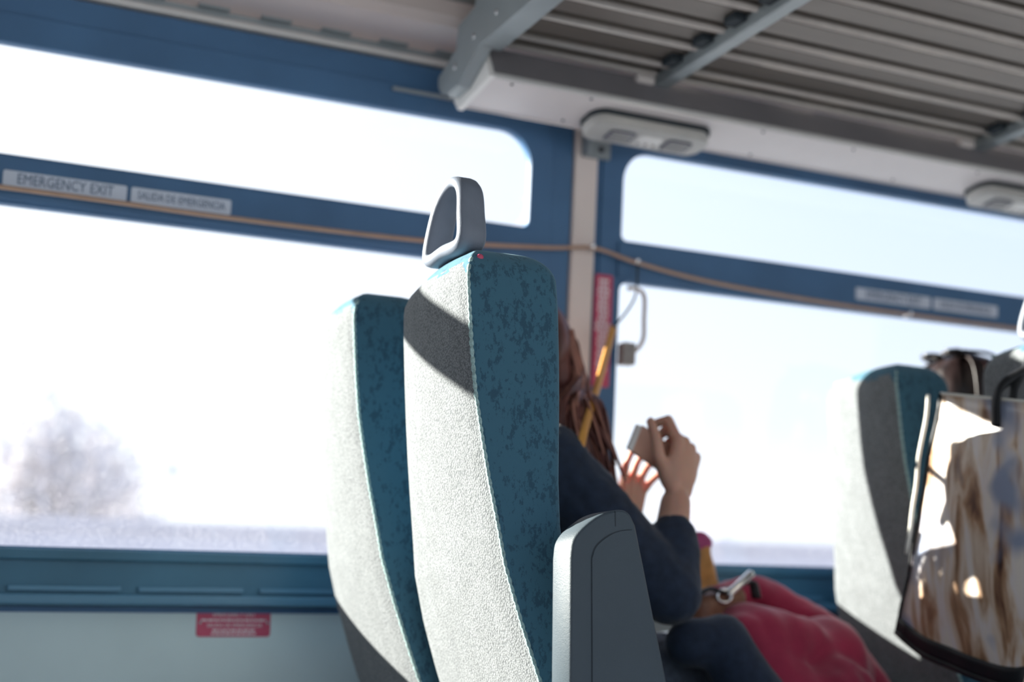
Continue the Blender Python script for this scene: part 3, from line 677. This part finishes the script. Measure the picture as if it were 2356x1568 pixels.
body += hand_pieces(WR, (0.24, 0.0, 0.97), (-0.42, 0.90, 0.10), (-0.88, -0.43, 0.22),
                    [(34, 72, 48), (62, 78, 50), (74, 78, 50), (80, 76, 50)], (0.10, 0.02, -0.05, -0.10), 1.14, thumb=((0.55, 0.60, 0.12), (0.78, 0.34, 0.12), (0.80, 0.25, 0.35)))
hR = Matrix((Vector((0.24, 0.0, 0.97)).normalized(), Vector((-0.88, -0.43, 0.22)).normalized(), Vector((-0.42, 0.90, 0.10)).normalized())).transposed()
body += [('e', WR+Vector((0.24, 0.0, 0.97)).normalized()*0.055, (0.054, 0.046, 0.021), hR)]
body += hand_pieces(WRl, (0.15, -0.05, 0.98), (0.45, -0.85, 0.1), (-0.95, -0.25, 0.1),
                    [(12, 20, 14), (16, 22, 16), (20, 24, 18), (26, 26, 20)], (0.26, 0.08, -0.10, -0.28), 0.95, thumb=((0.55, 0.80, 0.2), (0.75, 0.62, 0.15), (0.85, 0.5, 0.1)))
bd = blob('body', body, 0.0042, 'skin', wm, 3)
eyes(HD, f_, sd_, u_, bd)
knitfold = lambda co: 0.006*noise.noise(co*16)+0.003*noise.noise(co*45)
blob('navy_top', [('e', (1.175, 2.42, 0.83), (0.125, 0.185, 0.175)), ('c', SH+Vector((0, 0.03, 0.0)), 0.070, SL-Vector((0, 0.03, 0)), 0.070), ('e', (1.155, 2.42, 0.66), (0.125, 0.165, 0.16)), ('e', (1.16, 2.42, 0.56), (0.14, 0.18, 0.09)),
    ('c', SH, 0.070, EL+Vector((0.0, 0, 0.01)), 0.062), ('c', EL+Vector((0.012, -0.005, 0.0)), 0.058, EL.lerp(WR, 0.56)+Vector((0.004, 0, 0)), 0.046),
    ('c', SL, 0.068, ELl, 0.056), ('c', ELl, 0.055, ELl.lerp(WRl, 0.80), 0.042)], 0.007, 'navy_cloth', wm, 5, 'dark navy top with pushed-up sleeves', knitfold)
blob('jeans', [('e', (1.17, 2.42, 0.525), (0.14, 0.18, 0.10)), ('c', (1.19, 2.345, 0.535), 0.088, (1.555, 2.325, 0.565), 0.066), ('c', (1.555, 2.325, 0.565), 0.064, (1.655, 2.31, 0.16), 0.050), ('c', (1.19, 2.495, 0.535), 0.088, (1.56, 2.51, 0.560), 0.066), ('c', (1.56, 2.51, 0.56), 0.064, (1.665, 2.51, 0.16), 0.050)],
     0.010, 'grey_jeans', wm, 4, None, knitfold)
for y in (2.305, 2.515): blob('shoe', [('c', (1.65, y, 0.055), 0.046, (1.82, y, 0.040), 0.038), ('c', (1.655, y, 0.06), 0.046, (1.655, y, 0.11), 0.046)], 0.010, 'bag_black', wm, 3)
# navy coat tail lying over the near knee
blob('coat_tail', [('c', (1.46, 2.20, 0.605), 0.045, (1.515, 2.185, 0.605), 0.050), ('c', (1.515, 2.185, 0.605), 0.052, (1.590, 2.18, 0.500), 0.062), ('c', (1.590, 2.18, 0.50), 0.062, (1.65, 2.17, 0.38), 0.070)], 0.009, 'navy_cloth', wm, 5, 'navy coat tail over the knee', lambda co: 0.010*noise.noise(co*14))
# long hair: cap plus strands falling over the near shoulder
G = []; G2 = []
capV = blob('hair_cap', [('e', HD+u_*0.028-f_*0.022, (0.106, 0.090, 0.098), Matrix((f_, sd_, u_)).transposed()), ('c', HD-f_*0.05-u_*0.02, 0.066, HD-f_*0.07-u_*0.13, 0.056), ('e', HD-sd_*0.030+f_*0.01-u_*0.02, (0.075, 0.066, 0.10), Matrix((f_, sd_, u_)).transposed())], 0.008, 'hair_auburn', bd, 4, None, lambda co: 0.004*noise.noise(Vector((co.x*60, co.y*60, co.z*8))))
r = random.Random(3)
for i in range(170):
    a = r.uniform(-0.4, 1.0)                       # from the nape to the near temple
    side = -sd_ if r.random() < 0.80 else sd_
    th = r.uniform(0, 1)
    start = HD+u_*(0.105-0.05*th)+side*(0.02+0.065*th)+f_*(0.075*a-0.02)
    mid = HD+side*(0.094+0.012*r.random())+f_*(0.062*a+0.000)+u_*(-0.02-0.03*r.random())
    low = Vector((1.255+0.075*a+r.uniform(-0.012, 0.012), 2.42+(-0.115 if side == -sd_ else 0.12)+r.uniform(-0.03, 0.03), 1.02+r.uniform(-0.02, 0.02)))
    end = low+Vector((0.028*max(a, -0.2)+r.uniform(-0.01, 0.022), r.uniform(-0.03, 0.015), -r.uniform(0.07, 0.16)))
    (G2 if r.random() < 0.35 else G).append(strand_geo([start, mid, low, end], r.uniform(0.004, 0.0085)))
for nm, g, mt in (('hair', G, 'hair_auburn'), ('hair_streaks', G2, 'hair_light')):
    V, F = join_geo(g); o = obj(nm, V, F, mt, bd, True); o['kind'] = 'stuff'

# the card held in her near hand
cl, cs = Vector((0.89, 0.12, -0.44)).normalized(), Vector((0.56, 0.05, 0.82)); cs = (cs-cl*cs.dot(cl)).normalized(); cn = cl.cross(cs)
co_ = Vector((1.364, 2.235, 0.951))
def CD(u, v, w_): return co_+cl*u+cs*v+cn*w_
card = plate('card', rrect(0.0, 0.0, 0.110, 0.056, 0.003), [], -0.004, 0.004, 'card_tan', None, mapf=CD, bevel=0.001)
tag(card, 'tan card held up between the woman\'s thumb and fingers', 'card')
plate('lit_card_edge', rrect(-0.010, 0.0005, 0.002, 0.0515, 0.001), [], -0.0035, 0.0035, 'endcap_white', card, mapf=CD, label='end strip whitened as a sunlit edge')  # the card's sunlit edge, put in as a white strip

# passenger in the window seat of the row ahead (only the crown shows above the seat)
p2 = thing('person', (2.40, 2.42, 0.0), 'passenger with dark brown hair and sunglasses on the head, over the row-ahead window seat', 'person')
H2 = Vector((2.395, 2.425, 1.128)); F2 = Vector((0.97, 0.10, -0.12))
hp, f2, sd2, u2 = head_pieces(H2, F2)
S2a, S2b = Vector((2.33, 2.27, 0.945)), Vector((2.33, 2.575, 0.945))
body2 = hp+[('c', (2.325, 2.42, 0.97), 0.052, (2.340, 2.42, 1.07), 0.048), ('e', (2.31, 2.42, 0.83), (0.105, 0.16, 0.16)), ('c', S2a, 0.055, S2b, 0.055), ('e', (2.305, 2.42, 0.66), (0.105, 0.145, 0.14)), ('e', (2.31, 2.42, 0.54), (0.125, 0.165, 0.11)),
    ('c', S2a, 0.05, (2.40, 2.25, 0.69), 0.040), ('c', (2.40, 2.25, 0.69), 0.038, (2.60, 2.32, 0.64), 0.026), ('c', S2b, 0.05, (2.40, 2.58, 0.69), 0.040), ('c', (2.40, 2.58, 0.69), 0.038, (2.60, 2.50, 0.64), 0.026),
    ('c', (2.32, 2.345, 0.535), 0.08, (2.72, 2.33, 0.555), 0.056), ('c', (2.72, 2.33, 0.555), 0.054, (2.80, 2.32, 0.10), 0.04), ('c', (2.32, 2.495, 0.535), 0.08, (2.72, 2.51, 0.555), 0.056), ('c', (2.72, 2.51, 0.555), 0.054, (2.80, 2.52, 0.10), 0.04),
    ('c', (2.79, 2.32, 0.06), 0.04, (2.94, 2.31, 0.04), 0.032), ('c', (2.79, 2.52, 0.06), 0.04, (2.94, 2.53, 0.04), 0.032)]
rest = [(20, 30, 20)]*4
body2 += hand_pieces((2.60, 2.32, 0.64), (0.95, 0.25, -0.15), (0, 0, -1), (0.2, 0.97, 0), rest, (0.1, 0, -0.05, -0.1), 0.95)
body2 += hand_pieces((2.60, 2.50, 0.64), (0.95, -0.25, -0.15), (0, 0, -1), (0.2, -0.97, 0), rest, (0.1, 0, -0.05, -0.1), 0.95)
bd2 = blob('body', body2, 0.006, 'skin', p2, 2)
eyes(H2, f2, sd2, u2, bd2)
blob('dark_coat', [('e', (2.31, 2.42, 0.83), (0.125, 0.18, 0.175)), ('c', S2a, 0.07, S2b, 0.07), ('e', (2.305, 2.42, 0.66), (0.125, 0.165, 0.16)), ('e', (2.31, 2.42, 0.54), (0.14, 0.18, 0.09)), ('c', S2a, 0.068, (2.40, 2.25, 0.69), 0.058), ('c', (2.40, 2.25, 0.69), 0.056, (2.57, 2.31, 0.645), 0.044), ('c', S2b, 0.068, (2.40, 2.58, 0.69), 0.058), ('c', (2.40, 2.58, 0.69), 0.056, (2.57, 2.51, 0.645), 0.044)], 0.010, 'navy_cloth', p2, 5)
blob('trousers', [('c', (2.33, 2.345, 0.535), 0.088, (2.72, 2.33, 0.555), 0.066), ('c', (2.72, 2.33, 0.555), 0.064, (2.80, 2.32, 0.10), 0.05), ('c', (2.33, 2.495, 0.535), 0.088, (2.72, 2.51, 0.555), 0.066), ('c', (2.72, 2.51, 0.555), 0.064, (2.80, 2.52, 0.10), 0.05)], 0.012, 'navy_cloth', p2, 4)
R2 = Matrix((f2, sd2, u2)).transposed()
blob('hair_cap', [('e', H2+u2*0.026-f2*0.018, (0.110, 0.094, 0.100), R2), ('c', H2-f2*0.05-u2*0.02, 0.070, H2-f2*0.065-u2*0.12, 0.062), ('e', H2-f2*0.02+u2*0.02, (0.09, 0.096, 0.08), R2)], 0.008, 'hair_dark', bd2, 4, None, lambda co: 0.004*noise.noise(Vector((co.x*60, co.y*60, co.z*10))))
G = []; G2 = []
for i in range(110):
    a = r.uniform(-1, 1); s_ = sd2*r.choice((-1, 1)); b = r.uniform(0.1, 1)
    st = H2+u2*0.126+s_*0.008+f2*(0.055*a-0.01); md = H2+u2*(0.075)+s_*(0.085)+f2*(0.075*a-0.02); lw = H2-u2*0.03+s_*(0.102)+f2*(0.065*a-0.03); en = H2-u2*(0.10+0.08*b)+s_*0.10+f2*(0.05*a-0.04)
    (G2 if r.random() < 0.08 else G).append(strand_geo([st, md, lw, en], r.uniform(0.004, 0.007)))
for nm, g, mt in (('hair', G, 'hair_dark'), ('hair_streaks', G2, 'hair_auburn')):
    V, F = join_geo(g); o = obj(nm, V, F, mt, bd2, True); o['kind'] = 'stuff'
sg = thing('sunglasses', H2+u2*0.125-f2*0.06, 'black sunglasses pushed up on the hair of the passenger ahead', 'sunglasses')
SC = H2+u2*0.108-f2*0.098
for q in (-1, 1):
    V, F = ell_geo(SC+sd2*0.032*q, (0.024, 0.026, 0.007), R2, 16, 8); obj('lens', V, F, 'black_gloss', sg, True)
    tube('temple', catmull([SC+sd2*0.058*q, H2+u2*0.105+sd2*0.088*q-f2*0.02, H2+u2*0.03+sd2*0.106*q+f2*0.05], 6), 0.004, 'black_gloss', sg, 6)
tube('bridge', [SC-sd2*0.012, SC+u2*0.004, SC+sd2*0.012], 0.003, 'black_gloss', sg, 6)

# ---------------------------------------------------------------- things on the woman's lap
def rfold(co):
    return 0.022*noise.noise(Vector((co.x*7+3, co.y*6, co.z*9)))+0.010*noise.noise(Vector((co.x*22, co.y*14, co.z*10)))
rj = thing('red_jacket', (1.75, 2.34, 0.50), 'crumpled dark red jacket heaped on the woman\'s lap', 'jacket')
blob('jacket_body', [('e', (1.70, 2.32, 0.60), (0.16, 0.11, 0.075)), ('e', (1.80, 2.34, 0.55), (0.17, 0.13, 0.11)), ('c', (1.62, 2.27, 0.60), 0.055, (1.80, 2.22, 0.42), 0.085), ('c', (1.80, 2.22, 0.50), 0.085, (1.86, 2.20, 0.34), 0.09), ('e', (1.72, 2.40, 0.60), (0.15, 0.10, 0.075))], 0.008, 'red_cloth', rj, 3, None, rfold)
blob('jacket_sleeve', [('c', (1.68, 2.45, 0.680), 0.036, (1.78, 2.455, 0.706), 0.038), ('c', (1.78, 2.455, 0.706), 0.038, (1.90, 2.40, 0.640), 0.042), ('c', (1.90, 2.40, 0.640), 0.042, (1.965, 2.32, 0.52), 0.046), ('c', (1.965, 2.32, 0.52), 0.046, (1.98, 2.28, 0.36), 0.050)], 0.007, 'red_cloth', rj, 4, None, lambda co: 0.007*noise.noise(co*26))
pu = thing('purse', (1.62, 2.34, 0.64), 'small brown purse with a silver clasp lying on the red jacket', 'purse')
blob('purse_body', [('c', (1.575, 2.33, 0.672), 0.026, (1.66, 2.345, 0.690), 0.026), ('c', (1.575, 2.33, 0.65), 0.026, (1.665, 2.35, 0.665), 0.026)], 0.006, 'leather_brown', pu, 3)
tube('clasp', catmull([(1.622, 2.312, 0.694), (1.655, 2.316, 0.716), (1.690, 2.325, 0.738)], 6), 0.0085, 'metal_bright', pu, 10)
tube('ring', catmull([(1.612+0.016*math.cos(a), 2.308, 0.692+0.012*math.sin(a)) for a in [k*math.pi/4 for k in range(8)]], 4, True), 0.004, 'metal_bright', pu, 8, True)
tube('strap', catmull([(1.545, 2.31, 0.690), (1.580, 2.31, 0.706), (1.612, 2.31, 0.700), (1.66, 2.33, 0.712), (1.705, 2.345, 0.722), (1.72, 2.35, 0.69)], 6), 0.010, 'bag_black', pu, 8, flat=(Vector((0, 0, 1)), 0.4))
po = thing('pouch', (1.67, 2.47, 0.66), 'tan pouch with a pink top standing behind the woman\'s forearm', 'pouch')
blob('pouch_body', [('c', (1.645, 2.47, 0.66), 0.030, (1.668, 2.47, 0.790), 0.018), ('c', (1.690, 2.475, 0.66), 0.030, (1.676, 2.47, 0.790), 0.018)], 0.005, 'pouch_tan', po, 3, None, lambda co: 0.004*noise.noise(co*30))
blob('pouch_top', [('c', (1.655, 2.47, 0.800), 0.018, (1.680, 2.47, 0.805), 0.018), ('e', (1.668, 2.47, 0.818), (0.022, 0.014, 0.012))], 0.005, 'pouch_pink', po, 3)

# ---------------------------------------------------------------- tote bag hung from the seat ahead
tb = thing('tote_bag', (1.88, 1.92, 0.53), 'glossy printed tote bag hanging at the right, black trim, streaks of brown and cream', 'bag')
# it hangs tilted behind the seat, its wide printed face turned to the rear; s_ 0 = printed face, 1 = far face
def BG(u, v, s_):
    tl, bl, br, tr_ = (1.892, 1.040), (2.051, 0.604), (1.755, 0.520), (1.610, 0.978)
    q = [(bl[i]*(1-u)+br[i]*u)*(1-v)+(tl[i]*(1-u)+tr_[i]*u)*v for i in range(2)]
    bulge = 0.020*math.sin(math.pi*min(1, v*1.1))*math.sin(math.pi*u)
    x = 1.86+0.045*s_*(1-0.6*v)+(-bulge if s_ == 0 else (bulge*0.4 if s_ == 1 else 0))+0.010*(1-v)
    x += 0.005*noise.noise(Vector((u*5, v*6, s_*3)))
    sag = 0.022*(1-v)**3*(abs(2*u-1)**4)
    return Vector((x, q[0]*1.0333, 0.62+(q[1]+sag-0.62)*1.0333))
def sheet(name, f, nu, nv, matname, parent, thick=0.002, label=None):
    V = []; F = []
    for i in range(nu+1):
        for j in range(nv+1): V.append(f(i/nu, j/nv))
    for i in range(nu):
        for j in range(nv): F.append((i*(nv+1)+j, (i+1)*(nv+1)+j, (i+1)*(nv+1)+j+1, i*(nv+1)+j+1))
    o = obj(name, V, F, matname, parent, True, label)
    md = o.modifiers.new('thickness', 'SOLIDIFY'); md.thickness = thick; md.offset = 0
    return o
sheet('near_panel', lambda u, v: BG(u, v, 0), 16, 20, 'bag_print', tb, 0.002, 'printed side')
sheet('far_panel', lambda u, v: BG(u, v, 1), 16, 20, 'bag_print', tb)
sheet('rear_gusset', lambda u, v: BG(0, v, u)+Vector((0.012*math.sin(math.pi*u)*v, 0, 0)), 6, 20, 'bag_gusset', tb)
sheet('front_gusset', lambda u, v: BG(1, v, u), 6, 20, 'bag_gusset', tb)
sheet('bottom', lambda u, v: BG(u, 0, v), 16, 4, 'bag_black', tb)
tube('trim', [BG(k/16, 0, 0) for k in range(17)], 0.007, 'bag_black', tb, 6)
tube('trim', [BG(0, k/16, 0) for k in range(17)], 0.0045, 'bag_black', tb, 6)
tube('trim', [BG(0, k/16, 1) for k in range(17)], 0.0045, 'bag_gusset', tb, 6)
tube('trim', [BG(k/16, 1, 0) for k in range(17)], 0.003, 'bag_gusset', tb, 6)
sheet('bottom_band', lambda u, v: BG(u, v*0.07, 0)-Vector((0.003, 0, 0)), 16, 3, 'bag_black', tb)
tube('trim', [BG(0, 0.35+0.65*k/16, 0)+Vector((-0.012, 0.018*k/16+0.002, 0)) for k in range(17)], 0.004, 'bag_gusset', tb, 6)
for u_s, s_ in ((0.50, 0), (0.56, 1)):
    p0 = BG(u_s, 0.90, s_); p1 = BG(u_s, 1.0, s_)
    tube('handle', catmull([p0+Vector((-0.004, 0, 0)), p1+Vector((-0.003, 0, 0.02)), (1.925, 1.785+0.02*s_, 1.09), (1.975, 1.80+0.02*s_, 1.172), (2.01, 1.81+0.02*s_, 1.182)], 8), 0.011, 'bag_black', tb, 8, flat=(Vector((1, 0, 0)), 0.35))

# ---------------------------------------------------------------- outside
struct(box('ground', (-150, 3.6, -1.5), (200, 160, -1.3), 'ground_pale'), 'pale ground outside the bus')
rw = box('roadside_wall', (-30, 25, -1.3), (90, 26, 2.42), 'far_wall_hazy', None)
tag(rw, 'long low haze-paled wall across the road, blurred outside the windows', 'wall')
box('coping', (-30, 24.9, 2.42), (90, 26.1, 2.55), 'far_wall_hazy', rw)
def far_tree(x, y, h, spread, n, seed, leafm, label, base=-1.3):
    rr = random.Random(seed); t = thing('tree', (x, y, base), label, 'tree', 'trees beyond the roadside wall')
    tr = tube_geo([(x, y, base), (x+0.05, y, base+h*0.25), (x, y, base+h*0.45)], [0.16, 0.13, 0.10], 8)
    V, F = tr; obj('trunk', V, F, 'far_bark_hazy', t, True)
    G = []; LV = []; LF = []
    for i in range(n):
        a = rr.uniform(0, 2*math.pi); o = rr.uniform(0.1, 1.0); b0 = Vector((x, y, base+h*rr.uniform(0.22, 0.45)))
        tip = Vector((x+spread*o*math.cos(a), y+spread*o*math.sin(a)*0.6, base+h*(1.0-0.42*o*o)*rr.uniform(0.8, 1.05)))
        md = b0.lerp(tip, 0.5)+Vector((rr.uniform(-.2, .2), rr.uniform(-.2, .2), -0.1)); p = catmull([b0, md, tip], 4)
        G.append(tube_geo(p, [0.05*(1-k/(len(p)))+0.012 for k in range(len(p))], 5))
        for q in range(26):
            c = b0.lerp(tip, rr.uniform(0.35, 1.05))+Vector((rr.gauss(0, .16), rr.gauss(0, .16), rr.gauss(0, .16)))
            e1 = Vector((rr.gauss(0, 1), rr.gauss(0, 1), rr.gauss(0, 1))).normalized(); e2 = e1.orthogonal().normalized(); s = rr.uniform(0.10, 0.20); k = len(LV)
            LV += [c-e1*s, c+e2*s*0.5, c+e1*s, c-e2*s*0.5]; LF.append((k, k+1, k+2, k+3))
    V, F = join_geo(G); o = obj('branches', V, F, 'far_bark_hazy', t, True); o['kind'] = 'stuff'
    o = obj('leaves', LV, LF, leafm, t); o['kind'] = 'stuff'
far_tree(4.3, 29.0, 6.2, 2.6, 95, 1, 'far_leaf_hazy', 'blurred broad bushy tree at the left edge of the nearer window')
far_tree(6.2, 33.5, 6.9, 1.5, 60, 5, 'far_leaf_hazy', 'blurred narrower tree just left of the sign pole outside the nearer window')
far_tree(20.6, 31.0, 5.3, 2.6, 46, 2, 'far_leaf_hazier', 'faint haze-paled tree low in the farther window')
sp = thing('sign_pole', (6.98, 30.0, -1.3), 'slim pole with a small round sign, blurred in the nearer window', 'pole')
tube('post', [(6.98, 30, -1.3), (6.98, 30, 4.0)], 0.02, 'far_pole', sp, 8)
V, F = ell_geo((6.98, 29.95, 4.0), (0.13, 0.03, 0.17), None, 16, 10); obj('sign_disc', V, F, 'far_pole', sp, True)
